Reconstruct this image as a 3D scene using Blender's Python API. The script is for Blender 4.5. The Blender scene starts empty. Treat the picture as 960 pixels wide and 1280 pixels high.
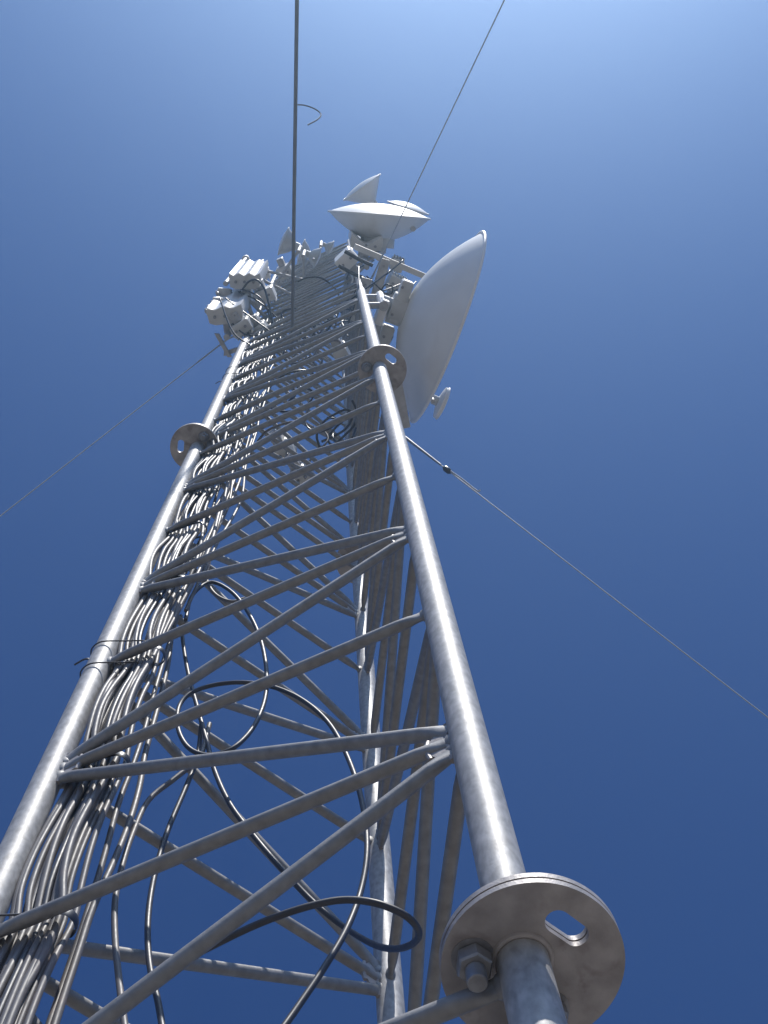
import bpy, math, random
from mathutils import Vector as V, Matrix
random.seed(7)
D = bpy.data; C = bpy.context.scene.collection
R = math.radians
VEIL = .0034  # density of the added glare volume

# ------------------------------------------------------------------ camera solved from the photograph
S = 1.21                                   # face width of the mast, metres
HP = 0.6973 * S                            # height of one half bay
CAMZ = 1.6
Z0 = CAMZ + 2.9271 * S                     # height of node level 0
CAM = V((0.6832 * S, -1.0255 * S, CAMZ))
YAW, PIT, ROL, FPX = -0.2619, 1.3083, -0.1545, 1669.256
fwd = V((math.sin(YAW) * math.cos(PIT), math.cos(YAW) * math.cos(PIT), math.sin(PIT)))
r0 = V((math.cos(YAW), -math.sin(YAW), 0)); u0 = r0.cross(fwd)
rgt = math.cos(ROL) * r0 + math.sin(ROL) * u0
upv = -math.sin(ROL) * r0 + math.cos(ROL) * u0
def zh(h): return Z0 + h * HP
def ray(x, y): return (x - 480) / FPX * rgt - (y - 640) / FPX * upv + fwd
def at(x, y, h):                           # point seen at (x, y) that stands at mast level h
    d = ray(x, y); return CAM + d * ((zh(h) - CAM.z) / d.z)
def atY(x, y, Y):                          # point seen at (x, y) on the vertical plane Y metres behind the front face
    d = ray(x, y); return CAM + d * ((Y - CAM.y) / d.y)
def azv(a): return V((math.sin(R(a)), math.cos(R(a)), 0))

# ------------------------------------------------------------------ materials
def mat(name, base, rough=.5, metal=0., var=.0, scale=8., bump=0., bscale=60., stain=None, stain_amt=.0, spec=.5, stretch=None):
    m = D.materials.new(name); m.use_nodes = True
    nt = m.node_tree; n = nt.nodes; l = nt.links; b = n['Principled BSDF']
    b.inputs['Roughness'].default_value = rough; b.inputs['Metallic'].default_value = metal
    b.inputs['Specular IOR Level'].default_value = spec
    tc = n.new('ShaderNodeTexCoord'); src = tc.outputs['Object']
    if stretch:
        mp = n.new('ShaderNodeMapping'); mp.inputs['Scale'].default_value = stretch
        l.new(src, mp.inputs['Vector']); src = mp.outputs['Vector']
    nz = n.new('ShaderNodeTexNoise'); nz.inputs['Scale'].default_value = scale; nz.inputs['Detail'].default_value = 6
    l.new(src, nz.inputs['Vector'])
    rp = n.new('ShaderNodeValToRGB'); e = rp.color_ramp.elements
    e[0].position = .3; e[1].position = .7
    e[0].color = (*[max(0, c * (1 - var)) for c in base], 1); e[1].color = (*[min(1, c * (1 + var)) for c in base], 1)
    l.new(nz.outputs['Fac'], rp.inputs['Fac']); col = rp.outputs['Color']
    if stain:
        n2 = n.new('ShaderNodeTexNoise'); n2.inputs['Scale'].default_value = scale * .55; n2.inputs['Detail'].default_value = 8
        n2.inputs['Distortion'].default_value = .8
        l.new(src, n2.inputs['Vector'])
        r2 = n.new('ShaderNodeValToRGB'); r2.color_ramp.elements[0].position = .56; r2.color_ramp.elements[1].position = .72
        r2.color_ramp.elements[1].color = (stain_amt,) * 3 + (1,)
        l.new(n2.outputs['Fac'], r2.inputs['Fac'])
        mx = n.new('ShaderNodeMixRGB'); mx.inputs['Color2'].default_value = (*stain, 1)
        l.new(r2.outputs['Color'], mx.inputs['Fac']); l.new(col, mx.inputs['Color1']); col = mx.outputs['Color']
    l.new(col, b.inputs['Base Color'])
    if var:
        rr = n.new('ShaderNodeMapRange'); rr.inputs['To Min'].default_value = max(.05, rough - .1); rr.inputs['To Max'].default_value = rough + .12
        n3 = n.new('ShaderNodeTexNoise'); n3.inputs['Scale'].default_value = scale * 4; l.new(src, n3.inputs['Vector'])
        l.new(n3.outputs['Fac'], rr.inputs['Value']); l.new(rr.outputs['Result'], b.inputs['Roughness'])
    if bump:
        nb = n.new('ShaderNodeTexNoise'); nb.inputs['Scale'].default_value = bscale; nb.inputs['Detail'].default_value = 3
        l.new(src, nb.inputs['Vector'])
        bp = n.new('ShaderNodeBump'); bp.inputs['Strength'].default_value = bump; bp.inputs['Distance'].default_value = .004
        l.new(nb.outputs['Fac'], bp.inputs['Height']); l.new(bp.outputs['Normal'], b.inputs['Normal'])
    return m
M = dict(
    leg=mat('galvanised_leg', (.385, .38, .375), .54, .2, .26, 55, .06, 190, (.24, .23, .215), .6, stretch=(1, 1, .55)),
    brace=mat('galvanised_brace', (.265, .262, .26), .52, .3, .16, 38, .08, 150, (.19, .185, .175), .18),
    plate=mat('galvanised_plate', (.37, .345, .335), .52, .3, .22, 22, .2, 120, (.19, .155, .145), .8),
    bolt=mat('bolt_steel', (.28, .28, .29), .45, .6, .2, 40),
    white=mat('white_paint', (.74, .735, .72), .42, 0, .05, 5, .05, 40, (.5, .47, .43), .35),
    radome=mat('radome_cover', (.82, .82, .81), .5, 0, .04, 4, .04, 30, (.6, .57, .52), .25),
    grey=mat('grey_plastic', (.56, .56, .55), .5, 0, .08, 9, .05, 60, (.35, .33, .3), .4),
    mount=mat('mount_steel', (.42, .42, .43), .5, .35, .14, 15, .15, 90, (.24, .21, .2), .5),
    cable=mat('grey_cable_sheath', (.15, .14, .14), .5, 0, .12, 14, 0, 60, (.3, .21, .18), .3, spec=.5),
    dark=mat('dark_grey_sheath', (.05, .052, .065), .45, 0, .15, 20, spec=.5),
    black=mat('black_cable_sheath', (.035, .036, .045), .36, 0, .2, 30, spec=.6),
    veil_grey=mat('glare_lightened_sheath', (.17, .18, .2), .5, 0, .1, 10),  # dark sheath, the veil of glare over it put into a lighter base
    wire=mat('galvanised_strand', (.5, .5, .5), .45, .3, .15, 60),
    dirt=mat('gravel_ground', (.185, .165, .145), .95, 0, .3, .6, .6, 8, (.10, .10, .07), .5),
    concrete=mat('concrete', (.36, .35, .33), .9, 0, .15, 6, .4, 50),
)

# ------------------------------------------------------------------ mesh building
class MB:
    def __init__(s): s.v = []; s.f = []
    def add(s, vs, fs):
        o = len(s.v); s.v += [V(p) for p in vs]; s.f += [tuple(i + o for i in f) for f in fs]; return s
    def box(s, c, x, y, z):                # half-extent vectors
        c, x, y, z = V(c), V(x), V(y), V(z)
        vs = [c + i * x + j * y + k * z for k in (-1, 1) for j in (-1, 1) for i in (-1, 1)]
        return s.add(vs, [(0, 2, 3, 1), (4, 5, 7, 6), (0, 1, 5, 4), (2, 6, 7, 3), (0, 4, 6, 2), (1, 3, 7, 5)])
    def bevelbox(s, c, x, y, z, b):        # box with its eight vertical and horizontal edges chamfered
        c, x, y, z = V(c), V(x), V(y), V(z); X, Y, Z = x.length, y.length, z.length
        def ring(k, g):
            pts = [(-X + b, -Y), (X - b, -Y), (X, -Y + b), (X, Y - b), (X - b, Y), (-X + b, Y), (-X, Y - b), (-X, -Y + b)]
            return [c + x * (p[0] - math.copysign(g, p[0])) / X + y * (p[1] - math.copysign(g, p[1])) / Y + z * k / Z for p in pts]
        vs = ring(-Z, b) + ring(-Z + b, 0) + ring(Z - b, 0) + ring(Z, b)
        fs = [tuple(range(7, -1, -1)), tuple(range(24, 32))]
        for r in range(3):
            for i in range(8): fs.append((r * 8 + i, r * 8 + (i + 1) % 8, r * 8 + 8 + (i + 1) % 8, r * 8 + 8 + i))
        return s.add(vs, fs)
    def tube(s, path, rad, n=10, caps=True, closed=False, up=None):
        P = [V(p) for p in path]; m = len(P)
        rr = rad if isinstance(rad, list) else [rad] * m
        T = []
        for i in range(m):
            a = P[(i - 1) % m] if (closed or i > 0) else P[i]; b = P[(i + 1) % m] if (closed or i < m - 1) else P[i]
            T.append((b - a).normalized())
        x = V(up) if up else (V((0, 0, 1)) if abs(T[0].z) < .9 else V((1, 0, 0)))
        vs = []
        for i in range(m):
            x = (x - T[i] * x.dot(T[i])).normalized(); y = T[i].cross(x)
            ra, rb = rr[i] if isinstance(rr[i], tuple) else (rr[i], rr[i])
            for k in range(n):
                a = 2 * math.pi * k / n
                vs.append(P[i] + x * math.cos(a) * ra + y * math.sin(a) * rb)
        fs = []
        for i in range(m if closed else m - 1):
            j = (i + 1) % m
            for k in range(n): fs.append((i * n + k, i * n + (k + 1) % n, j * n + (k + 1) % n, j * n + k))
        if caps and not closed:
            fs.append(tuple(range(n - 1, -1, -1))); fs.append(tuple(range((m - 1) * n, m * n)))
        return s.add(vs, fs)
    def lathe(s, o, ax, prof, n=48):       # prof: (distance along ax, radius)
        o, ax = V(o), V(ax).normalized()
        x = (V((0, 0, 1)) if abs(ax.z) < .9 else V((1, 0, 0))); x = (x - ax * x.dot(ax)).normalized(); y = ax.cross(x)
        vs = []
        for (d, r) in prof:
            for k in range(n):
                a = 2 * math.pi * k / n; vs.append(o + ax * d + (x * math.cos(a) + y * math.sin(a)) * max(r, 1e-4))
        fs = []
        for i in range(len(prof) - 1):
            for k in range(n): fs.append((i * n + k, i * n + (k + 1) % n, (i + 1) * n + (k + 1) % n, (i + 1) * n + k))
        fs.append(tuple(range(n - 1, -1, -1))); fs.append(tuple(range((len(prof) - 1) * n, len(prof) * n)))
        return s.add(vs, fs)
    def prism(s, poly, x, y, o, ext):      # closed 2D outline in the frame x, y at o, pushed along ext
        n = len(poly); o, x, y, ext = V(o), V(x), V(y), V(ext)
        a = [o + x * p[0] + y * p[1] for p in poly]
        return s.add(a + [p + ext for p in a], [tuple(range(n - 1, -1, -1)), tuple(range(n, 2 * n))] + [(i, (i + 1) % n, n + (i + 1) % n, n + i) for i in range(n)])
    def build(s, name, m, parent=None, ang=38, loc=None):
        me = D.meshes.new(name); o = D.objects.new(name, me); C.objects.link(o)
        base = V((0, 0, 0))
        if parent is not None:
            base = V(parent['_w']); o.parent = parent
        elif loc is not None:
            base = V(loc); o.location = base
        me.from_pydata([v - base for v in s.v], [], s.f)
        import bmesh
        bm = bmesh.new(); bm.from_mesh(me); bmesh.ops.recalc_face_normals(bm, faces=bm.faces); bm.to_mesh(me); bm.free()
        me.materials.append(M[m])
        for p in me.polygons: p.use_smooth = True
        me.set_sharp_from_angle(angle=R(ang))
        o['_w'] = list(base); return o
def tag(o, label, cat, group=None):
    o['label'] = label; o['category'] = cat
    if group: o['group'] = group
    return o
def thing(name, loc, label, cat, group=None):
    o = D.objects.new(name, None); C.objects.link(o); o.location = loc; o.empty_display_size = .1
    o['_w'] = list(loc); return tag(o, label, cat, group)
def smooth(pts, k=6):                      # Catmull-Rom through the control points
    P = [V(p) for p in pts]; P = [2 * P[0] - P[1]] + P + [2 * P[-1] - P[-2]]; o = []
    for i in range(1, len(P) - 2):
        a, b, c, d = P[i - 1:i + 3]
        for j in range(k):
            t = j / k
            o.append(.5 * ((2 * b) + (c - a) * t + (2 * a - 5 * b + 4 * c - d) * t * t + (3 * b - a - 3 * c + d) * t ** 3))
    o.append(P[-2]); return o

# ------------------------------------------------------------------ ground
g = MB(); N = 60
def gz(x, y):
    d = math.hypot(x, y); return -.03 + (.25 * math.sin(x * .021 + 1) * math.cos(y * .017) * min(1, d / 60)) * max(0, d / 40)
ring = [0, 2, 4, 8, 14, 22, 35, 55, 90, 150, 260, 450, 900, 2000, 5000]
vs = [V((0, 0, gz(0, 0)))]; fs = []
for r_ in ring[1:]:
    for k in range(N):
        a = 2 * math.pi * k / N; x, y = r_ * math.cos(a), r_ * math.sin(a); vs.append(V((x, y, gz(x, y) if r_ < 900 else -.03)))
for k in range(N): fs.append((0, 1 + k, 1 + (k + 1) % N))
for i in range(len(ring) - 2):
    for k in range(N):
        a = 1 + i * N; b = a + N; fs.append((a + k, b + k, b + (k + 1) % N, a + (k + 1) % N))
go = g.add(vs, fs).build('ground', 'dirt'); go['kind'] = 'structure'
cx = V((0, .2887 * S, 0))
po = MB().bevelbox(cx + V((0, 0, .05)), V((1.1, 0, 0)), V((0, 1.1, 0)), V((0, 0, .12)), .02).build('concrete_pad', 'concrete')
po['kind'] = 'structure'

# ------------------------------------------------------------------ lattice mast
LEGS = {'L': V((-S / 2, 0, 0)), 'R': V((S / 2, 0, 0)), 'B': V((0, .866 * S, 0))}
LR = .0422; TOPH = 11.0; UP0, UP1 = 11.0, 20.2
mast = thing('lattice_mast', cx + V((0, 0, .17)), 'tall galvanised three-legged lattice mast with round tube legs and zigzag bracing', 'mast')
def leg_pt(k, h): return LEGS[k] + V((0, 0, zh(h)))
FL = [-1.99, 5.3]
spans = [((.17 - Z0) / HP, FL[0] - .012 / HP * 1.2), (FL[0] + .016, FL[1] - .016), (FL[1] + .016, TOPH)]
for k in 'LRB':
    for i, (a, b) in enumerate(spans):
        n = 14
        path = [leg_pt(k, a + (b - a) * t / n) for t in range(n + 1)]
        rad = [LR] * (n + 1)
        mb = MB()
        if i == 2: mb.tube(path[:-1] + [leg_pt(k, b - .05), leg_pt(k, b)], [LR] * n + [LR, LR * .86], 28)
        else: mb.tube(path, rad, 28)
        lo = mb.build('leg', 'leg', mast)
        if i == 2:
            MB().lathe(leg_pt(k, TOPH + .003), (0, 0, 1), [(0, .03), (0, .036), (.012, .036), (.012, .026), (.05, .026), (.05, .02), (.09, .018)], 16).build('leg_cap', 'bolt', lo)
        if i == 0:
            MB().bevelbox(LEGS[k] + V((0, 0, .176)), V((.14, 0, 0)), V((0, .14, 0)), V((0, 0, .0055)), .003).build('base_plate', 'plate', lo)
    MB().tube([leg_pt(k, UP0 + .1), leg_pt(k, UP1)], .03, 16).build('leg', 'leg', mast)
# bolted round flanges, each half slotted on its outer side
OUT = {'L': 240, 'R': 118, 'B': 0}; ECC = {'L': 240, 'R': 36, 'B': 0}
def flange(k, h, sgn):
    """one round plate with an oblong hole facing outward; sgn -1 hangs below the joint, +1 sits above it"""
    c = leg_pt(k, h) + V((0, 0, .0022 * sgn)) + azv(ECC[k]) * .02; t = .0125 * sgn; ro = .147
    o = azv(OUT[k]); s = azv(OUT[k] + 90)
    n = 96; hc = .083; hl, hw = .019, .0205
    outer = []; inner = []
    for i in range(n):
        a = 2 * math.pi * i / n; outer.append(o * math.cos(a) * ro + s * math.sin(a) * ro)
    hole = []
    for i in range(24):
        a = 2 * math.pi * i / 24; hole.append(o * (hc + hw * math.cos(a)) + s * (hw * math.sin(a) + math.copysign(hl, math.sin(a) + 1e-9)))
    import bmesh
    bm = bmesh.new()
    ov = [bm.verts.new(c + p) for p in outer]; hv = [bm.verts.new(c + p) for p in hole]
    oe = [bm.edges.new((ov[i], ov[(i + 1) % n])) for i in range(n)]
    he = [bm.edges.new((hv[i], hv[(i + 1) % 24])) for i in range(24)]
    res = bmesh.ops.triangle_fill(bm, edges=oe + he, use_beauty=True)
    faces = [f for f in bm.faces]
    ex = bmesh.ops.extrude_face_region(bm, geom=faces)
    for e in ex['geom']:
        if isinstance(e, bmesh.types.BMVert): e.co += V((0, 0, t))
    bm.verts.index_update()
    mb = MB(); mb.add([v.co.copy() for v in bm.verts], [[v.index for v in f.verts] for f in bm.faces]); bm.free()
    return mb
def hexa(mb, c, r, h0, h1):
    mb.lathe(c, (0, 0, 1), [(h0, r * .9), (h0 + (h1 - h0) * .12, r), (h1 - (h1 - h0) * .12, r), (h1, r * .9)], 6); return mb
for h in FL:
    for k in 'LRB':
        lowp = flange(k, h, -1).build('flange_plate', 'plate', mast, 30)
        upp = flange(k, h, 1).build('flange_plate', 'plate', mast, 30)
        # weld bead round the tube
        MB().tube([leg_pt(k, h) + V((math.cos(a) * (LR + .003), math.sin(a) * (LR + .003), -.0155)) for a in [2 * math.pi * i / 32 for i in range(32)]], .006, 8, closed=True).build('weld_bead', 'plate', lowp)
        for a in (120, 240):
            c = leg_pt(k, h) + azv(OUT[k] + a) * .09 + azv(ECC[k]) * .012
            mb = MB()
            mb.lathe(c, (0, 0, 1), [(-.0165, .035), (-.0129, .035)], 24)      # washer
            hexa(mb, c, .030, -.050, -.0168)
            mb.lathe(c, (0, 0, 1), [(-.086, .0145), (-.084, .0165), (-.051, .0165)], 20)
            mb.lathe(c, (0, 0, 1), [(.0129, .03), (.0165, .03)], 24); hexa(mb, c, .0265, .0168, .034)
            mb.build('bolt', 'bolt', lowp, 30)
# bracing: three faces, on each a zigzag with a level tube at every half bay
def brace(name, a, b, r):
    a, b = V(a), V(b); d = (b - a).normalized(); L_ = (b - a).length
    side = d.cross(V((0, 0, 1))).normalized()           # horizontal, square to the face
    up = side.cross(d)
    st = LR * .9 if r > .016 else .027
    ds = [st, st + .025, st + .05, st + .085]
    pts = [a + d * t for t in ds] + [b - d * t for t in reversed(ds)]
    fl = (r * 1.45, r * .6); md = (r * 1.2, r * .85)
    rad = [fl, fl, md, (r, r), (r, r), md, fl, fl]
    mb = MB().tube(pts, rad, 16, up=tuple(up))
    if r > .016:
        for e_, s_ in ((a, 1), (b, -1)):
            q = [e_ + d * s_ * t for t in (.036, .046, .052)]
            mb.tube(q, [(r * 1.75, r * .95), (r * 1.7, r * .85), (r * 1.4, r * .6)], 12, up=tuple(up))
    return mb.build(name, 'brace', mast)
BR = .0175
def face(p, q, levels, first_even, r):
    for i, h in enumerate(levels):
        if h == -2.06 and first_even: continue
        brace('horizontal_brace', leg_pt(p, h), leg_pt(q, h), r)
    for i, h in enumerate(levels):
        if h == -2.06 or h > 11: continue
        k = p if i % 2 == 0 else q; o = q if k == p else p
        dd = (LEGS[o] - LEGS[k]).normalized(); sd = dd.cross(V((0, 0, 1)))
        poly = [(.03, -.085), (.062, -.075), (.092, -.03), (.098, 0), (.092, .03), (.062, .075), (.03, .085)]
        MB().prism(poly, dd, V((0, 0, 1)), leg_pt(k, h) - sd * .004, sd * .008).tube(smooth([leg_pt(k, h) + dd * (.044 + .002 * (i_ % 2)) + V((0, 0, -.09 + .02 * i_)) for i_ in range(10)], 3), [.007 + .002 * ((j_ * 7) % 3) for j_ in range(28)], 8).tube([leg_pt(k, h) + dd * .092 + V((0, 0, -.045)), leg_pt(k, h) + dd * .1, leg_pt(k, h) + dd * .092 + V((0, 0, .045))], [.006, .01, .006], 8).build('gusset_plate', 'plate', mast)
    for i in range(len(levels) - 1):
        # node on p carries both diagonals where i is even
        if i % 2 == 0: brace('diagonal_brace', leg_pt(p, levels[i] + (.12 if levels[i] == -2.06 else .035)), leg_pt(q, levels[i + 1] - .035), r)
        else: brace('diagonal_brace', leg_pt(q, levels[i] + .035), leg_pt(p, levels[i + 1] - .035), r)
lv0 = [-9.05 + k for k in range(3, 7)] + [-2.06]
lv1 = [-2.06] + [-2 + k for k in range(1, 8)]
lv2 = [5.42] + [5.22 + k for k in range(1, 6)] + [10.9]
nup = 12
lv3 = [11.35 + (UP1 - .15 - 11.35) * k / nup for k in range(nup + 1)]
for lv, r in ((lv0, BR), (lv1, BR), (lv2, BR), (lv3, .015)):
    for p, q in (('L', 'R'), ('R', 'B'), ('B', 'L')): face(p, q, lv, lv is lv0, r)

# ------------------------------------------------------------------ cables up the left leg
TIES = [-6.0, -5, -4, -3, -1.85, -.95, .03, 1.05, 2.02, 3.0, 4.02, 5.05, 6.2, 7.2, 8.2, 9.2, 10.2, 10.9, 12, 13.5]
def riser(ox, oy, r, h0, h1, seed, amp, m='cable', tail=None):
    rn = random.Random(seed); pts = []
    hs = [t for t in TIES if h0 <= t <= h1]
    for a, b in zip(hs, hs[1:]):
        bay = random.Random(round(a * 7)); A = amp * (bay.uniform(.5, 1.2) + rn.uniform(-.22, .22)); B = amp * (bay.uniform(-.5, .1) + rn.uniform(-.3, .3)); jx = rn.uniform(-.008, .008); jy = rn.uniform(-.008, .008)
        if a > 1.5: A *= 1.5; B *= 2.2
        if rn.random() < (.12 if a < 1 else .3): B += .03 * rn.choice((-1, 1))
        sk = rn.uniform(.32, .5)
        for j in range(5):
            t = (j + (.12 if j == 0 else 0)) / 5; u = t ** (math.log(.5) / math.log(sk)); w = math.sin(math.pi * u) ** 1.3
            pts.append(LEGS['L'] + V((ox + B * w + jx * (1 - abs(2 * t - 1)), oy - A * w + jy, zh(a + (b - a) * t))))
    pts.append(LEGS['L'] + V((ox, oy, zh(hs[-1]))))
    if tail: pts += tail
    return MB().tube(smooth(pts, 4), r, 12)
slots = []
for row in range(2):
    for c in range(8):
        slots.append((.057 + c * .0185 + (row % 2) * .009, .034 + row * .022 + .002 * c))
CG = 'feeder cables strapped inside the left mast leg'
for i, (ox, oy) in enumerate(slots):
    rn = random.Random(100 + i)
    top = rn.choice([10.9, 12, 13.5])
    o = riser(ox, oy, rn.choice([.0075, .0085, .0085, .0098]), -6.0, top, i, (.034 if i < 8 else .024)).build('feeder_cable', 'dark' if i % 6 == 4 else 'cable')
    tag(o, 'grey sheathed feeder cable bundled with others inside the left mast leg', 'cable', CG)

def cab(name, label, pts, r, m='cable', k=6, group=None, cat='cable'):
    return tag(MB().tube(smooth(pts, k), r, 10).build(name, m), label, cat, group)
def Yp(lst): return [atY(*p) for p in lst]
cab('feeder_cable', 'loose grey cable pair strand hanging just right of the bundled feeders', Yp([(222, 770, .16), (208, 815, .14), (193, 865, .13), (180, 915, .12), (165, 960, .12), (148, 1005, .12), (129, 1075, .12), (106, 1150, .13), (84, 1215, .14), (60, 1285, .14), (30, 1370, .14)]), .0085)
cab('feeder_cable', 'thick grey cable crossing behind the loose strand beside the bundle', Yp([(216, 780, .2), (210, 830, .2), (197, 885, .2), (182, 940, .18), (174, 985, .17), (161, 1030, .16), (141, 1080, .14), (116, 1135, .13), (98, 1190, .13), (75, 1260, .13), (50, 1340, .13)]), .0095)
cab('feeder_cable', 'grey cable bending from the coil and dropping straight left of centre', Yp([(262, 905, .3), (250, 945, .3), (220, 972, .28), (186, 1000, .26), (166, 1042, .24), (152, 1085, .22), (144, 1125, .2), (144, 1175, .2), (150, 1235, .2), (158, 1300, .2), (165, 1370, .2)]), .0085)
cab('feeder_cable', 'dark cable dropping from the middle horizontal tube in a shallow bow', Yp([(252, 905, .3), (247, 945, .32), (232, 985, .32), (209, 1040, .32), (193, 1095, .32), (185, 1150, .32), (187, 1205, .32), (198, 1255, .32), (206, 1310, .32), (208, 1380, .32)]), .0085, 'dark')
cab('coiled_cable', 'dark cable making one round loop then sweeping down past the back leg', Yp([(232, 775, .12), (240, 745, .12), (262, 728, .14), (287, 738, .18), (308, 762, .22), (325, 797, .26), (333, 837, .28), (331, 875, .28), (316, 910, .27), (290, 936, .25), (260, 944, .24), (236, 935, .22), (223, 912, .2), (223, 886, .2), (236, 868, .2), (264, 857, .22), (302, 853, .24), (342, 859, .28), (381, 877, .32), (414, 908, .36), (439, 957, .38), (454, 1010, .38), (459, 1060, .38), (452, 1110, .38), (434, 1160, .36), (405, 1210, .34), (370, 1262, .32), (340, 1305, .3), (300, 1370, .28)]), .008, 'dark')
cab('coiled_cable', 'dark cable with a flat open loop low beside the flange plate', Yp([(226, 770, .22), (229, 805, .24), (236, 845, .25), (247, 885, .27), (258, 925, .3), (269, 965, .32), (288, 1006, .34), (318, 1046, .38), (352, 1086, .42), (392, 1128, .48), (432, 1160, .52), (468, 1181, .5), (496, 1186, .44), (518, 1178, .38), (523, 1163, .32), (506, 1144, .26), (470, 1129, .22), (428, 1125, .2), (382, 1134, .18), (330, 1152, .17), (280, 1175, .16), (208, 1213, .14), (150, 1254, .12), (100, 1294, .1), (40, 1345, .1)]), .0082, 'dark')
cab('feeder_cable', 'short grey cable looping out behind the second horizontal tube', Yp([(262, 700, .2), (258, 722, .22), (268, 742, .25), (288, 752, .28), (306, 748, .3)]), .008)
# many thinner feeders that spread out of the bundle higher up
FG = 'cables fanning out inside the upper mast'
for i in range(9):
    rn = random.Random(400 + i); pts = []
    x0, y0 = .215 + .024 * (i % 4) - .02 * (i // 4), .07 + .04 * (i // 3)
    h = 1.6 + .35 * i; pts.append(LEGS['L'] + V((x0 - .08, y0, zh(h - .9))))
    while h < 13.5:
        pts.append(LEGS['L'] + V((x0 + rn.uniform(-.035, .035), y0 + rn.uniform(-.03, .03), zh(h)))); h += rn.uniform(.7, 1.2)
    cab('feeder_cable', 'grey cable running loosely up inside the mast beside the bundle', pts, rn.choice([.0075, .0085, .0095]), 'cable', 6, FG)

for i, h in enumerate(TIES[1:17]):
    c = LEGS['L'] + V((0, 0, zh(h) - .02)); P = smooth([c + V(q) for q in [(.045, .012, 0), (.12, .014, .004), (.2, .022, 0), (.222, .05, -.004), (.2, .085, 0), (.12, .08, .003), (.05, .07, 0), (.036, .04, 0), (.045, .012, 0)]], 4)
    st = MB().tube(P[:-1], [(.016, .0022)] * (len(P) - 1), 8, closed=True, up=(0, 0, 1)).build('cable_strap', 'black')
    tag(st, 'black strap holding the feeder bundle together at a level tube of the mast', 'strap', 'black straps round the feeder bundle')

# wire ties
def tie(h, lab, tail=True, dz=0.0):
    c = LEGS['L'] + V((0, 0, zh(h))); pts = []
    e = .006
    prof = [(-.046, -.005), (-.03, -.038), (0, -.049), (.03, -.042), (.09, -.012), (.15, .02), (.17, .06), (.13, .09), (.06, .075), (.0, .05), (-.035, .033)]
    for i, (x, y) in enumerate(prof): pts.append(c + V((x, y, dz * x)))
    P = smooth(pts + [pts[0]], 4)
    t = thing('wire_tie', c, lab, 'wire tie', 'wire ties on the left leg')
    MB().tube(P, .0028, 6).build('loop', 'black', t)
    if tail: MB().tube(smooth([pts[0], pts[0] + V((-.02, -.012, -.004)), pts[0] + V((-.06, -.01, -.012))], 4), .0035, 6).build('twisted_tail', 'black', t)
for h, lab, tl in ((1.13, 'thin black wire tie with a twisted tail round the left leg', True), (.88, 'thin black wire tie round the left leg just below the tailed one', False),
                   (-.98, 'thin wire tie round the left leg at the lower left corner', False), (8.35, 'upper wire tie round the left leg under the antennas', True), (8.75, 'topmost wire tie round the left leg under the antennas', False)):
    tie(h, lab, tl, .15)

# ------------------------------------------------------------------ guys and overhead cable
def solve_dir(p0, a, b, inc):
    """direction of slope inc (degrees down) lying in the plane of sight through the two pixels"""
    n = ray(*a).cross(ray(*b)); best = None
    for i in range(0, 3600):
        az = i / 10; d = azv(az) * math.cos(R(inc)) + V((0, 0, -math.sin(R(inc))))
        e = abs(n.normalized().dot(d))
        q0 = p0 + d * .5 - CAM; ray0 = p0 - CAM
        if q0.dot(fwd) <= 0: continue
        x0 = ray0.dot(rgt) / ray0.dot(fwd); y0 = -ray0.dot(upv) / ray0.dot(fwd)
        x1 = q0.dot(rgt) / q0.dot(fwd); y1 = -q0.dot(upv) / q0.dot(fwd)
        if (x1 - x0) * (b[0] - a[0]) + (y1 - y0) * (b[1] - a[1]) > 0 and (best is None or e < best[0]): best = (e, d)
    return best[1]
def guy(p0, a, b, inc, lab, legk, grip=None, r=.0055):
    d = solve_dir(p0, a, b, inc); L_ = p0.z / -d.z
    t = thing('guy_wire', p0, lab, 'guy wire', 'guy wires of the mast')
    n = 24; pts = []
    for i in range(n + 1):
        s = i / n; pts.append(p0 + d * L_ * s + V((0, 0, -.35 * 4 * s * (1 - s) * .0)))
    MB().tube(pts, r, 8).build('wire', 'wire', t)
    MB().tube([p0 - d * .02, p0 + d * .12, p0 + d * .13, p0 + d * .5, p0 + d * .52], [.011, .011, .0085, .0085, .006], 8).build('dead_end_grip', 'wire', t)
    if grip:
        q = p0 + d * grip; side = d.cross(V((0, 0, 1))).normalized()
        MB().tube([q - d * .04, q - d * .025, q + d * .025, q + d * .04], [.008, .02, .02, .008], 8).build('clamp', 'black', t)
        MB().tube(smooth([q, q + d * .2 + side * .012, q + d * .48 + side * .015 , q + d * .56 + side * .035], 4), .006, 6).build('wire_tail', 'wire', t)
    # shackle lug on the mast
    lp = leg_pt(legk, 0); lp.z = p0.z
    dd = (p0 - lp); dd.z = 0
    if dd.length > .03:
        lo = MB().tube([lp + dd.normalized() * .03, lp + dd * .6, lp + dd], [(.03, .009), (.03, .009), (.022, .009)], 10, up=(0, 0, 1)).build('guy_lug', 'mount', mast)
guy(at(284, 424, 12.2), (272, 433), (0, 645), 50, 'thin guy wire running down to the left from the white antennas', 'L')
guy(at(442, 497, 12.2), (515, 552), (960, 895), 50, 'guy wire with a dark clamp and tail running down to the right', 'B', None)
guy(at(464, 349, 12.4), (487, 300), (630, 0), 50, 'thin guy wire crossing the white round dish towards the upper right', 'R')
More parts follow.
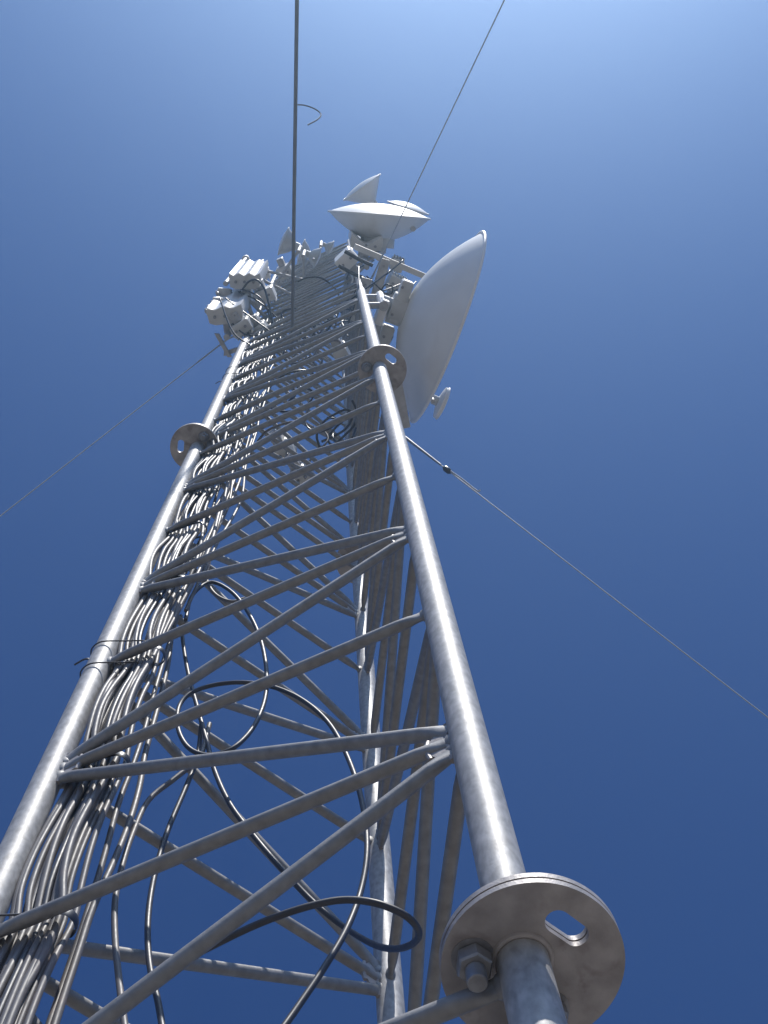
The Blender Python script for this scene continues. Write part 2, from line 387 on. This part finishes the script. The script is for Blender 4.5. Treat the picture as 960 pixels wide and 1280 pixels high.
# clamp on the right guy
p0 = at(442, 497, 12.2); d = solve_dir(p0, (515, 552), (960, 895), 50)
def along(p0, d, px):                      # distance along the wire at which it is seen at column px
    lo, hi = 0, 30
    for _ in range(60):
        m = (lo + hi) / 2; q = p0 + d * m - CAM
        x = 480 + FPX * q.dot(rgt) / q.dot(fwd)
        if x < px: lo = m
        else: hi = m
    return lo
gw = [o for o in D.objects if o.name.startswith('guy_wire') and 'clamp' in o['label']][0]
s1 = along(p0, d, 559); s2 = along(p0, d, 596); s0 = along(p0, d, 512); side = d.cross(V((0, 0, 1))).normalized()
MB().tube([p0 + d * (s1 - .06), p0 + d * (s1 - .03), p0 + d * (s1 + .03), p0 + d * (s1 + .06)], [.01, .03, .03, .01], 10).build('clamp', 'black', gw)
MB().tube(smooth([p0 + d * s1 + upv * .01, p0 + d * (s1 * .5 + s2 * .5) + upv * .022, p0 + d * s2 + upv * .02, p0 + d * (s2 + .05) + upv * .05], 4), .009, 6).build('wire_tail', 'wire', gw)
MB().tube([p0 + d * (s0 - .3), p0 + d * s0, p0 + d * (s1 - .1)], [.016, .016, .011], 8).build('grip', 'bolt', gw)
# thick dark cable leaving the front face overhead
p0 = at(365, 441, 10.4); d = solve_dir(p0, (365, 440), (371, 0), 24); Lc = p0.z / -d.z
oc = thing('overhead_cable', p0, 'thick dark cable stretched from the mast front straight up past the frame top', 'cable')
MB().tube([p0 + d * Lc * i / 30 for i in range(31)], .0165, 10).build('sheath', 'veil_grey', oc)
def on_line(y):
    lo, hi = 0., 40.
    for _ in range(60):
        m = (lo + hi) / 2; q = p0 + d * m - CAM
        yy = 640 - FPX * q.dot(upv) / q.dot(fwd)
        if q.dot(fwd) > 0 and yy > y: lo = m
        else: hi = m
    return p0 + d * lo
q0 = on_line(131); hq = (q0.z - Z0) / HP
MB().tube(smooth([at(372, 131, hq), at(380, 131.5, hq), at(391, 135, hq), at(399, 140, hq), at(401, 144.5, hq - .1), at(396, 150, hq - .25), at(385, 156, hq - .4)], 5), .0062, 6).build('loose_strap_end', 'veil_grey', oc)

# ------------------------------------------------------------------ dishes
def dish(label, c, ax, dia, depth, dome, mpole=None, name='dish_antenna', group=None, hubr=.12, rim=.02, shroud=0., msh='radome', deep_cone=False):
    """bowl of diameter dia behind the rim centre c, opening towards ax, covered by a bulging radome"""
    ax = V(ax).normalized(); r = dia / 2
    t = thing(name, c, label, 'dish antenna', group)
    prof = []
    n = 12
    for i in range(n + 1):
        f = i / n; rr = hubr * r + (r - hubr * r) * f
        k = (rr / r) if deep_cone else (rr / r) ** 2
        prof.append((-depth * (1 - k) - shroud, rr))
    if shroud: prof.append((0, r))
    inner = [(d_ + .012, max(rr - .012, .01)) for d_, rr in reversed(prof)]
    MB().lathe(c, ax, prof + inner, 64).build('reflector', msh, t)
    rp = [c + (x_ * math.cos(a) + y_ * math.sin(a)) * (r + rim * .3) for x_, y_ in [((V((0, 0, 1)) - ax * ax.z).normalized(), ax.cross((V((0, 0, 1)) - ax * ax.z).normalized()))] for a in [2 * math.pi * i / 72 for i in range(72)]]
    MB().tube(rp, rim, 8, closed=True).build('rim', msh, t)
    rad = [(dome * (1 - (i / 10) ** 2), r * .985 * i / 10) for i in range(10, -1, -1)]
    MB().lathe(c + ax * .006, ax, [(-.004, r * .985)] + rad, 64).build('radome', 'radome', t)
    hb = c - ax * (depth * (1 - (hubr if deep_cone else hubr ** 2)) + shroud)
    ho = MB().lathe(hb, ax, [(-.16 * dia ** .5, hubr * r * .55), (-.1 * dia ** .5, hubr * r * .55), (-.1 * dia ** .5, hubr * r * 1.0), (.02, hubr * r * 1.0)], 20).build('hub', 'grey', t)
    return t, hb
def haxis(p, q, toward):                   # horizontal, square to p-q, pointing to the pixel side "toward"
    e = (q - p); e.z = 0; a = V((e.y, -e.x, 0)).normalized()
    return a if a.dot(toward - (p + q) / 2) > 0 else -a
# the big dish at the right
hD = 9.6
a, b = at(604, 291, hD), at(514, 524, hD)
ax = haxis(a, b, at(640, 430, hD)); ctr = (a + b) / 2; dia = (b - a).length
big, bh = dish('largest white dish antenna seen from behind on the right of the mast top', ctr, ax, dia, dia * .235, .08, hubr=.16, rim=.016)
e = (b - a).normalized()
# its mount: a broad box frame behind the bowl, a vertical pole and arms to the mast
mt = thing('dish_mount', bh, 'grey box section mount behind the largest dish', 'mount')
bc = bh - ax * .10
MB().bevelbox(bc - e * .07 + ax * .04, e * .19, ax * .05, V((0, 0, .11)), .012).build('frame', 'grey', mt)
MB().bevelbox(bc + e * .36 + ax * .02, e * .2, ax * .055, V((0, 0, .09)), .012).build('frame', 'grey', mt)
MB().bevelbox(bc - ax * .09 + e * .06 + V((0, 0, -.05)), e * .11, ax * .035, V((0, 0, .16)), .01).build('clamp_block', 'white', mt)
MB().tube([bc - ax * .10 + V((0, 0, -.22)), bc - ax * .10 + V((0, 0, .7))], .042, 20).build('pole', 'mount', mt)
for k, z in (('R', -.15), ('R', .55), ('B', -.15)):
    q = leg_pt(k, hD) + V((0, 0, z)); MB().tube([q, bc - ax * .10 + V((0, 0, z))], .028, 12).build('arm', 'mount', mt)
for s in (-.2, .05, .25, .5):
    hexa(MB(), V((0, 0, 0)), .02, 0, .02)
    MB().lathe(bc + e * s + V((0, 0, -.112)), (0, 0, 1), [(-.03, .014), (0.0, .014)], 6).build('bolt', 'bolt', mt)
# shrouded dish at the top, its radome to the sun
hU = 15.
a, b = at(411, 264, hU), at(537, 274, hU); ax = haxis(a, b, at(480, 200, hU)); ctr = (a + b) / 2
up_d, uh = dish('white dish with a sunlit domed cover lying across the mast top', ctr, ax + V((0, 0, .05)), (b - a).length, .30, .13, hubr=.34, rim=.012)
pm = thing('pipe_mount', uh, 'grey pipe mount carrying the dish with the sunlit domed cover', 'mount')
MB().tube([uh - ax * .16 + V((0, 0, -.9)), uh - ax * .16 + V((0, 0, 1.0))], .045, 16).build('pole', 'mount', pm)
for z in (-.5, .3):
    MB().tube([leg_pt('R', hU) + V((0, 0, z)), uh - ax * .16 + V((0, 0, z))], .026, 10).build('arm', 'mount', pm)
# dish behind it pointing up left, seen as a cone
hV = 17.5
a, b = at(430, 250, hV), at(475, 218, hV); ax = haxis(a, b, at(430, 210, hV)); ctr = (a + b) / 2
d2, h2 = dish('small pointed dish turned to the upper left above the sunlit domed one', ctr, ax, (b - a).length, .30, .05, hubr=.2, rim=.012, deep_cone=True)
MB().tube([h2 - ax * .1 + V((0, 0, -2.2)), h2 - ax * .1 + V((0, 0, .35))], .03, 12).build('pole', 'mount', d2)
hV = 17.
a, b = at(485, 252, hV), at(535, 268, hV); ax = haxis(a, b, at(525, 230, hV)); ctr = (a + b) / 2
d3, h3 = dish('thin white dish peeking out right behind the sunlit domed one', ctr, ax, (b - a).length, .08, .06, hubr=.2, rim=.012)
MB().tube([h3 - ax * .1 + V((0, 0, -2.0)), h3 - ax * .1 + V((0, 0, .3))], .03, 12).build('pole', 'mount', d3)
# little flat dish under the big one
hS = 11.5
a, b = at(562, 486, hS), at(545, 523, hS); ax = haxis(a, b, at(590, 515, hS)); ctr = (a + b) / 2
d4, h4 = dish('very small flat dish sticking out below the largest dish', ctr, ax, (b - a).length, .03, .02, hubr=.3, rim=.008, shroud=.03)
MB().tube([h4 - ax * .06 + V((0, 0, .35)), ctr - ax * .4 + V((0, 0, .35)) + (big['_w'] and V(big['_w']) - ctr).normalized() * .25], .02, 8).build('arm', 'mount', d4)
MB().tube([h4 - ax * .06 + V((0, 0, -.12)), h4 - ax * .06 + V((0, 0, .5))], .022, 10).build('pole', 'mount', d4)
# cluster of little dishes at the upper left
for i, (p, q, tw, h, lab, dep) in enumerate([
        ((348, 318), (361, 285), (330, 290), 16., 'small white dish leftmost of the four on the mast top', .16),
        ((372, 330), (381, 300), (350, 300), 17., 'small dish partly hidden behind the thick dark cable', .12),
        ((392, 334), (401, 310), (430, 325), 16.5, 'small dish with a bright rim right of the thick dark cable', .12),
        ((409, 318), (417, 302), (440, 312), 18., 'tiny dish rightmost of the four on the mast top', .08)]):
    a, b = at(*p, h), at(*q, h); ax = haxis(a, b, at(*tw, h)); ctr = (a + b) / 2
    d5, h5 = dish(lab, ctr, ax, (b - a).length, dep, .03, hubr=.3, rim=.01, msh='grey')
    MB().tube([h5 - ax * .07 + V((0, 0, -.7)), h5 - ax * .07 + V((0, 0, .25))], .024, 10).build('pole', 'mount', d5)
    m_ = MB(); tgt = leg_pt('L', h) if i < 2 else (leg_pt('L', h) * .5 + leg_pt('B', h) * .5)
    m_.tube([h5 - ax * .07 + V((0, 0, -.35)), tgt + V((0, 0, -.35))], .02, 10).build('arm', 'mount', d5)

# ------------------------------------------------------------------ panel antennas and radio units
def panel(label, p, q, toward, h, height, depth, group=None, nb=3, amp=.07):
    """ribbed panel antenna: its foot runs from p to q, the ribbed side looks to `toward`"""
    n = haxis(p, q, toward); w = (q - p).length; x = (q - p).normalized(); c = (p + q) / 2
    t = thing('panel_antenna', c, label, 'antenna', group)
    prof = []
    K = 36
    for i in range(K + 1):
        s = i / K; prof.append(((s - .5) * w, depth * (.5 + amp * math.cos(2 * math.pi * nb * s)) if .02 < s < .98 else depth * .3))
    prof.append((w * .46, -depth * .35)); prof.append((w * .3, -depth * .5)); prof.append((-w * .3, -depth * .5)); prof.append((-w * .46, -depth * .35))
    MB().prism(prof, x, n, c, V((0, 0, height))).build('body', 'white', t, 30)
    capp = [(a_ * .97, b_ * .94) for a_, b_ in prof]
    MB().prism(capp, x, n, c - V((0, 0, .03)), V((0, 0, .028))).build('end_cap', 'grey', t, 30)
    for s in (-.28, 0, .28):
        MB().lathe(c + x * s * w - V((0, 0, .03)), (0, 0, -1), [(0, .016), (.03, .016), (.03, .011), (.06, .011)], 10).build('connector', 'bolt', t)
    # clamps and pole behind
    pc = c - n * (depth * .5 + .11)
    for z in (.2, height - .2):
        MB().bevelbox(pc + n * .055 + V((0, 0, z)), x * .05, n * .06, V((0, 0, .03)), .008).build('clamp', 'mount', t)
    return t, pc, x, n
PG = None
legL = LEGS['L']
def pole(label, c, h0, h1, arms, r=.03, name='antenna_pole'):
    t = thing(name, V((c.x, c.y, zh(h0))), label, 'pole')
    MB().tube([V((c.x, c.y, zh(h0))), V((c.x, c.y, zh(h1)))], r, 14).build('pipe', 'mount', t)
    for k, h in arms:
        q = leg_pt(k, h) if isinstance(k, str) else k
        MB().tube([q, V((c.x, c.y, zh(h)))], .024, 10).build('arm', 'mount', t)
    return t
h = 11.6
t1, pc1, x1, n1 = panel('ribbed white panel antenna lowest in the left group, its wavy foot dark', at(259, 397, h), at(304, 392, h), at(290, 340, h), h, 1.9, .17, nb=2)
pole('pipe behind the lowest ribbed panel antenna of the left group', pc1, 11.4, 14.2, (('L', 12.2), ('L', 13.6)))
h = 12.8
t2, pc2, x2, n2 = panel('ribbed white panel antenna behind and above the lowest one', at(286, 352, h), at(326, 352, h), at(310, 300, h), h, 1.9, .16, nb=3)
pole('pipe behind the upper ribbed panel antenna of the left group', pc2, 12.6, 15.4, (('L', 12.9), ('L', 14.8)))
h = 15.0
pole('slim capped pipe standing up at the far left of the antennas', at(289, 346, 14), 13., 17.2, (('L', 14.2),), .028)
cpz = at(289, 346, 14)
MB().lathe(V((cpz.x, cpz.y, zh(17.2) + .002)), (0, 0, 1), [(0, .05), (.1, .05), (.13, .03)], 16).build('cap', 'white', [o for o in D.objects if o.name.startswith('antenna_pole') and 'slim capped' in o['label']][0])
MBc = None
def radio(label, p, q, dirv, h, height, depth, m='white', name='radio_unit', fins=True):
    n = haxis(p, q, dirv); w = (q - p).length; x = (q - p).normalized(); c = (p + q) / 2 + V((0, 0, height / 2))
    t = thing(name, c - V((0, 0, height / 2)), label, 'radio unit')
    MB().bevelbox(c, x * w / 2, n * depth / 2, V((0, 0, height / 2)), .012).build('housing', m, t)
    if fins:
        f = MB(); K = max(4, int(w / .03))
        for i in range(K): f.box(c + x * w * ((i + .5) / K - .5) + n * (depth / 2 + .014), x * .004, n * .013, V((0, 0, height * .44)))
        f.build('cooling_fins', m, t)
    for s in (-.25, .25):
        MB().lathe(c + x * w * s - V((0, 0, height / 2)), (0, 0, -1), [(-.002, .014), (.03, .014), (.03, .008), (.08, .008)], 10).build('connector', 'bolt', t)
    br = MB().bevelbox(c - n * (depth / 2 + .05), x * .04, n * .052, V((0, 0, height * .3)), .006).build('bracket', 'mount', t)
    return t
radio('grey radio box right below the lowest ribbed panel antenna', at(290, 418, 11.4), at(312, 404, 11.4), at(330, 440, 11.4), 11.4, .42, .12, 'grey')
radio('pale green grey box hanging beside the top of the left leg', at(318, 418, 11.6), at(332, 408, 11.6), at(350, 440, 11.6), 11.6, .3, .1, 'grey')
radio('white finned radio box between the two ribbed panel antennas', at(318, 376, 13), at(342, 366, 13), at(340, 400, 13), 13, .4, .14, 'white')
radio('small white radio box right of the upper ribbed panel antenna', at(322, 345, 15.5), at(336, 341, 15.5), at(345, 370, 15.5), 15.5, .35, .12, 'white')
radio('grey radio box below the leftmost of the small dishes', at(347, 345, 16), at(364, 338, 16), at(370, 365, 16), 16, .45, .16, 'grey')
# cross arms at the left
ca = thing('cross_arm', at(320, 400, 12.6), 'grey cross arm of three thin bars tying the left antennas to the mast', 'mount')
for (p, q, h) in (((301, 384), (333, 424), 12.4), ((309, 373), (343, 408), 13.0), ((318, 345), (372, 372), 14.5), ((330, 338), (380, 350), 15.5)):
    MB().tube([at(*p, h), at(*q, h)], .018, 10).build('bar', 'mount', ca)
gb = thing('bracket_arm', at(272, 420, 11.7), 'dark angled bracket arm left of the top of the left leg', 'mount')
MB().box((at(271, 417, 11.7) + at(287, 446, 11.7)) / 2, (at(287, 446, 11.7) - at(271, 417, 11.7)) / 2, azv(60) * .022, V((0, 0, .03))).build('bar', 'mount', gb)
MB().box((at(280, 442, 11.75) + at(312, 432, 11.75)) / 2, (at(312, 432, 11.75) - at(280, 442, 11.75)) / 2, azv(150) * .022, V((0, 0, .028))).build('bar', 'mount', gb)

# right hand group over the right leg
h = 13.2
t3, pc3, x3, n3 = panel('curved white panel antenna lit from above beside the top dish', at(437, 304, 14.2), at(478, 309, 14.2), at(462, 250, 14.2), 14.2, 1.2, .12, nb=1, amp=.42)
pole('pipe behind the curved white panel antenna', pc3, 13., 16.2, (('R', 13.4), ('R', 15.6)))
radio('white radio box with a black cable pair on the right leg', at(424, 336, 12.6), at(443, 318, 12.6), at(415, 320, 12.6), 12.6, .6, .16, 'white', fins=False)
radio('grey finned radio box right of the flat uprights', at(486, 352, 12.8), at(506, 362, 12.8), at(515, 330, 12.8), 12.8, .45, .16, 'grey')
radio('grey radio box under the long arm near the largest dish', at(490, 330, 14), at(504, 335, 14), at(510, 310, 14), 14, .4, .14, 'grey')
ar = thing('support_arm', at(490, 325, 12.9), 'long pale arm running from the white radio box to the largest dish mount', 'mount')
p, q = at(443, 308, 12.9), at(537, 348, 12.9)
MB().box((p + q) / 2, (q - p) / 2, (q - p).normalized().cross(V((0, 0, 1))) * .03, V((0, 0, .03))).build('bar', 'grey', ar)
MB().lathe(q, q - p, [(-.01, .045), (.05, .045)], 14).build('end_cap', 'white', ar)
for (p, q, w, h, lab) in (((444, 402), (459, 348), .055, 11.9, 'flat grey upright plate left of the right leg top'), ((467, 380), (482, 324), .05, 12.4, 'flat grey upright plate right of the right leg top')):
    a, b = at(*p, h), at(*q, h); e2 = (b - a).normalized(); s = e2.cross(V((0, 0, 1)))
    fp = thing('mount_plate', a, lab, 'mount')
    MB().bevelbox((a + b) / 2, (b - a) / 2, s * w, V((0, 0, .012)), .005).build('plate', 'mount', fp)
    MB().box((a + b) / 2 + s * (w - .008) + V((0, 0, .052)), (b - a) / 2, s * .006, V((0, 0, .036))).build('flange', 'mount', fp)
    for f in (.15, .85): MB().lathe(a + (b - a) * f + V((0, 0, -.012)), (0, 0, -1), [(0, .016), (.018, .016)], 6).build('bolt', 'bolt', fp)
for (p, q, h, lab) in (((423, 332), (456, 348), 12.3, 'lower black cable stub from the white radio box'), ((431, 314), (466, 332), 12.4, 'upper black cable stub from the white radio box')):
    cab('jumper_cable', lab, [at(*p, h), at((p[0] + q[0]) / 2, (p[1] + q[1]) / 2 + 1, h), at(*q, h)], .02, 'black')
# lower panel hanging behind the right leg under the big dish
lp = thing('mount_plate', at(492, 500, 8.6), 'broad grey plate behind the right leg under the largest dish', 'mount')
a, b = at(488, 462, 8.8), at(502, 535, 8.8); e2 = (b - a).normalized(); s = e2.cross(V((0, 0, 1)))
MB().bevelbox((a + b) / 2, (b - a) / 2, s * .075, V((0, 0, .05)), .006).build('plate', 'mount', lp)
MB().tube([leg_pt('R', 8.8), (a + b) / 2], .03, 10).build('arm', 'mount', lp)

# jumper cables among the top equipment
JG = None
J = [
 ('black jumper arching over the lowest ribbed panel antenna to the mast front', [(303, 362, 12.6), (311, 352, 12.6), (321, 350, 12.5), (330, 360, 12.4), (336, 380, 12.2), (341, 402, 12), (350, 425, 11.6), (356, 438, 11.2)], .011),
 ('black jumper arc over the upper lattice right of the thick cable', [(372, 352, 13.4), (384, 347, 13.4), (400, 347, 13.4), (414, 356, 13.4), (423, 368, 13.3), (424, 385, 13), (418, 402, 12.8), (408, 412, 12.6)], .010),
 ('black jumper loop in the centre of the upper lattice', [(384, 424, 11.6), (366, 408, 11.8), (353, 397, 12), (354, 389, 12.1), (370, 385, 12.1), (390, 386, 12.1), (405, 394, 12), (413, 404, 11.9), (410, 412, 11.8), (400, 418, 11.7)], .010),
 ('black jumper lying diagonally across the upper lattice', [(378, 388, 12), (386, 398, 11.9), (393, 410, 11.8), (400, 420, 11.7)], .009),
 ('black jumper from the mast to the largest dish mount', [(470, 392, 11), (480, 388, 11), (492, 387, 11), (502, 388, 11)], .012),
 ('black jumper coil hanging left of the largest dish mount', [(482, 410, 10.5), (487, 407, 10.5), (490, 415, 10.4), (487, 427, 10.3), (481, 428, 10.3), (478, 418, 10.3), (482, 409, 10.3), (488, 410, 10.3), (491, 420, 10.2), (486, 430, 10.2)], .007),
 ('black jumper curling over the right flat upright', [(458, 345, 12), (472, 358, 12), (482, 367, 12), (490, 366, 12), (490, 358, 12), (482, 356, 12), (477, 363, 12), (476, 375, 11.8), (478, 388, 11.6)], .008),
 ('thin jumper from the right uprights up to the long arm', [(482, 371, 11.8), (494, 371, 11.8), (504, 366, 12), (512, 360, 12.2), (520, 352, 12.5)], .007),
 ('white jumper curling below the white radio box', [(438, 341, 12.4), (441, 349, 12.3), (438, 357, 12.2), (433, 364, 12)], .009),
 ('black coil deep inside the mast below the flange, left turn', [(400, 560, 8), (396, 545, 8), (402, 530, 8.1), (418, 518, 8.2), (434, 512, 8.2), (440, 522, 8.2), (432, 536, 8.1), (416, 546, 8), (402, 552, 8)], .010),
 ('black coil deep inside the mast below the flange, right turn', [(440, 500, 8.3), (446, 515, 8.3), (442, 532, 8.2), (430, 545, 8.1), (416, 556, 8), (410, 548, 8), (420, 534, 8.1), (436, 520, 8.2)], .010),
 ('grey jumper bent in a half loop beside the inner boxes', [(383, 582, 7.6), (398, 562, 7.7), (406, 556, 7.7), (410, 548, 7.8), (406, 540, 7.9), (398, 536, 7.9)], .008),
 ('black jumper hanging in a bow beside the back leg', [(418, 540, 8), (416, 545, 7.8), (420, 552, 7.7), (430, 553, 7.7), (440, 547, 7.7), (445, 535, 7.8)], .008),
 ('pale jumper arching above the second flange level', [(322, 552, 6.6), (332, 540, 6.6), (345, 533, 6.6), (362, 528, 6.6), (380, 527, 6.6)], .009),
]
for lab, pts, r in J:
    cab('jumper_cable', lab, [at(*p) for p in pts], r, 'cable' if lab.split()[0] in ('grey', 'pale') else ('white' if lab.startswith('white') else 'black'))
# connectors' jumpers drooping from the boxes and antennas into the mast
K1 = 'thin jumpers between the left antennas and the mast'
rj = random.Random(31)
for i in range(9):
    h = rj.uniform(11.4, 13.5); a_ = at(rj.uniform(272, 316), rj.uniform(352, 408), h); b_ = leg_pt('L', h - rj.uniform(.4, 1.3)) + V((rj.uniform(.05, .4), rj.uniform(.03, .2), 0))
    m_ = (a_ + b_) / 2 + V((rj.uniform(-.1, .1), rj.uniform(-.1, .1), -rj.uniform(.1, .35)))
    cab('jumper_cable', 'thin black jumper drooping from the left antennas into the mast', [a_, a_ + V((0, 0, -.12)), m_, b_ + V((0, 0, .1)), b_ - V((0, 0, .5))], .008, 'black', 6, K1)
K2 = 'thin jumpers between the right radio boxes and the mast'
for i in range(8):
    h = rj.uniform(11.4, 13.5); a_ = at(rj.uniform(440, 512), rj.uniform(325, 395), h); b_ = leg_pt('R', h - rj.uniform(.3, 1.2)) + V((-rj.uniform(.05, .35), rj.uniform(.03, .25), 0))
    m_ = (a_ + b_) / 2 + V((rj.uniform(-.12, .12), rj.uniform(-.1, .1), -rj.uniform(.1, .3)))
    cab('jumper_cable', 'thin black jumper drooping from the right radio boxes into the mast', [a_, a_ + V((0, 0, -.12)), m_, b_ + V((0, 0, .1)), b_ - V((0, 0, .4))], .008, 'black', 6, K2)
K3 = 'cables tangled inside the upper lattice'
for i in range(14):
    h = rj.uniform(6.5, 12.5); x_ = rj.uniform(-.3, .25); y_ = rj.uniform(.1, .45); pts = []
    r_ = rj.uniform(.08, .2); a0 = rj.uniform(0, 6.3)
    for k in range(rj.choice((7, 9, 12))):
        pts.append(V((x_ + r_ * math.cos(a0 + k * .75) * 1.2, y_ + r_ * math.sin(a0 + k * .75) * .7, zh(h + k * .12 + rj.uniform(-.05, .05)))))
    cab('jumper_cable', 'spare cable looped untidily inside the upper lattice', pts, rj.uniform(.007, .01), rj.choice(('black', 'black', 'cable')), 6, K3)
for i, (px, py, h, lab) in enumerate(((280, 366, 13.2, 'highest'), (274, 378, 12.6, 'middle'), (267, 388, 12.0, 'lowest'))):
    c = at(px, py, h); t = thing('standoff_bracket', c, 'pale stand-off bracket on the outer edge of the left antennas, %s of three' % lab, 'bracket', 'stand-off brackets of the left antennas')
    n_ = azv(240); s_ = azv(150)
    MB().bevelbox(c, n_ * .07, s_ * .05, V((0, 0, .035)), .008).build('clamp', 'white', t)
    MB().tube([c - n_ * .05, c + n_ * .09], .014, 10).build('rod', 'bolt', t)
    MB().tube([c + n_ * .06 - V((0, 0, .16)), c + n_ * .06 + V((0, 0, .3))], .018, 12).build('pipe', 'mount', t)
# boxes mounted inside the mast
for (p, q, tw, h, ht, lab) in (((346, 574), (364, 562), (370, 600), 7.9, .4, 'pale grey equipment box inside the mast, left of the coils'),
                               ((368, 604), (386, 592), (390, 620), 7.6, .3, 'pale grey equipment box inside the mast, lower one'),
                               ((420, 452), (436, 444), (440, 470), 9.6, .5, 'grey equipment box inside the mast behind the flange')):
    radio(lab, at(*p, h), at(*q, h), at(*tw, h), h, ht, .16, 'grey', 'equipment_box', False)

# ------------------------------------------------------------------ added scattering volume, stands in for veiling glare of the lens
hz = MB().box((0, 0, 12.0), (5200, 0, 0), (0, 5200, 0), (0, 0, 13.0))
ho = hz.build('glare_veil', 'dirt'); ho['kind'] = 'stuff'
hm = D.materials.new('glare_veil_volume'); hm.use_nodes = True; hn = hm.node_tree
hn.nodes.remove(hn.nodes['Principled BSDF'])
pv = hn.nodes.new('ShaderNodeVolumePrincipled'); pv.inputs['Density'].default_value = VEIL; pv.inputs['Anisotropy'].default_value = .68
pv.inputs['Color'].default_value = (.52, .78, 1, 1)
hn.links.new(pv.outputs['Volume'], hn.nodes['Material Output'].inputs['Volume'])
ho.data.materials.clear(); ho.data.materials.append(hm)

# ------------------------------------------------------------------ camera, light, sky
cam = D.cameras.new('Camera'); co = D.objects.new('Camera', cam); C.objects.link(co)
mw = Matrix((rgt, upv, -fwd)).transposed().to_4x4(); mw.translation = CAM; co.matrix_world = mw
cam.sensor_fit = 'HORIZONTAL'; cam.sensor_width = 36; cam.lens = FPX / 960 * 36; cam.clip_end = 20000; cam.clip_start = .02
bpy.context.scene.camera = co
SAZ, SEL = 141, 65
sun = D.lights.new('Sun', 'SUN'); so = D.objects.new('Sun', sun); C.objects.link(so)
sun.energy = 4.2; sun.angle = R(.5); sun.color = (1, .955, .89)
sd = azv(SAZ) * math.cos(R(SEL)) + V((0, 0, math.sin(R(SEL))))
so.rotation_euler = sd.to_track_quat('Z', 'Y').to_euler(); so.location = (0, 0, 40)
w = D.worlds.new('World'); bpy.context.scene.world = w; w.use_nodes = True
nt = w.node_tree; bg = nt.nodes['Background']
geo = nt.nodes.new('ShaderNodeTexCoord'); acc = None
for ox, oy in ((.07, .02), (-.02, .07), (-.07, -.02), (.02, -.07), (.035, -.01), (-.03, .015)):   # neighbouring directions averaged: no seam at the zenith
    av = nt.nodes.new('ShaderNodeVectorMath'); av.operation = 'ADD'; av.inputs[1].default_value = (ox, oy, 0)
    nv = nt.nodes.new('ShaderNodeVectorMath'); nv.operation = 'NORMALIZE'
    nt.links.new(geo.outputs['Generated'], av.inputs[0]); nt.links.new(av.outputs[0], nv.inputs[0])
    sk = nt.nodes.new('ShaderNodeTexSky'); sk.sky_type = 'NISHITA'; sk.sun_disc = False
    sk.sun_elevation = R(SEL); sk.sun_rotation = R(SAZ)
    sk.altitude = 0; sk.air_density = 1.0; sk.dust_density = 1.6; sk.ozone_density = 8.0
    nt.links.new(nv.outputs[0], sk.inputs['Vector'])
    if acc is None: acc = sk.outputs['Color']
    else:
        sm = nt.nodes.new('ShaderNodeVectorMath'); sm.operation = 'ADD'
        nt.links.new(acc, sm.inputs[0]); nt.links.new(sk.outputs['Color'], sm.inputs[1]); acc = sm.outputs[0]
# deep clear sky with a contrasty exposure curve
m1 = nt.nodes.new('ShaderNodeVectorMath'); m1.operation = 'SCALE'; m1.inputs['Scale'].default_value = .1 / 6
gm = nt.nodes.new('ShaderNodeGamma'); gm.inputs['Gamma'].default_value = 1.58
m2 = nt.nodes.new('ShaderNodeVectorMath'); m2.operation = 'SCALE'; m2.inputs['Scale'].default_value = 13.0
tn = nt.nodes.new('ShaderNodeVectorMath'); tn.operation = 'MULTIPLY'; tn.inputs[1].default_value = (.92, 1.06, 1.10)
nt.links.new(acc, tn.inputs[0]); nt.links.new(tn.outputs[0], m1.inputs[0]); nt.links.new(m1.outputs[0], gm.inputs['Color'])
nt.links.new(gm.outputs['Color'], m2.inputs[0]); nt.links.new(m2.outputs[0], bg.inputs['Color']); bg.inputs['Strength'].default_value = .1
sc = bpy.context.scene
sc.view_settings.view_transform = 'Standard'; sc.view_settings.look = 'None'; sc.view_settings.exposure = 0; sc.view_settings.gamma = 1
for o in D.objects:
    if '_w' in o: del o['_w']
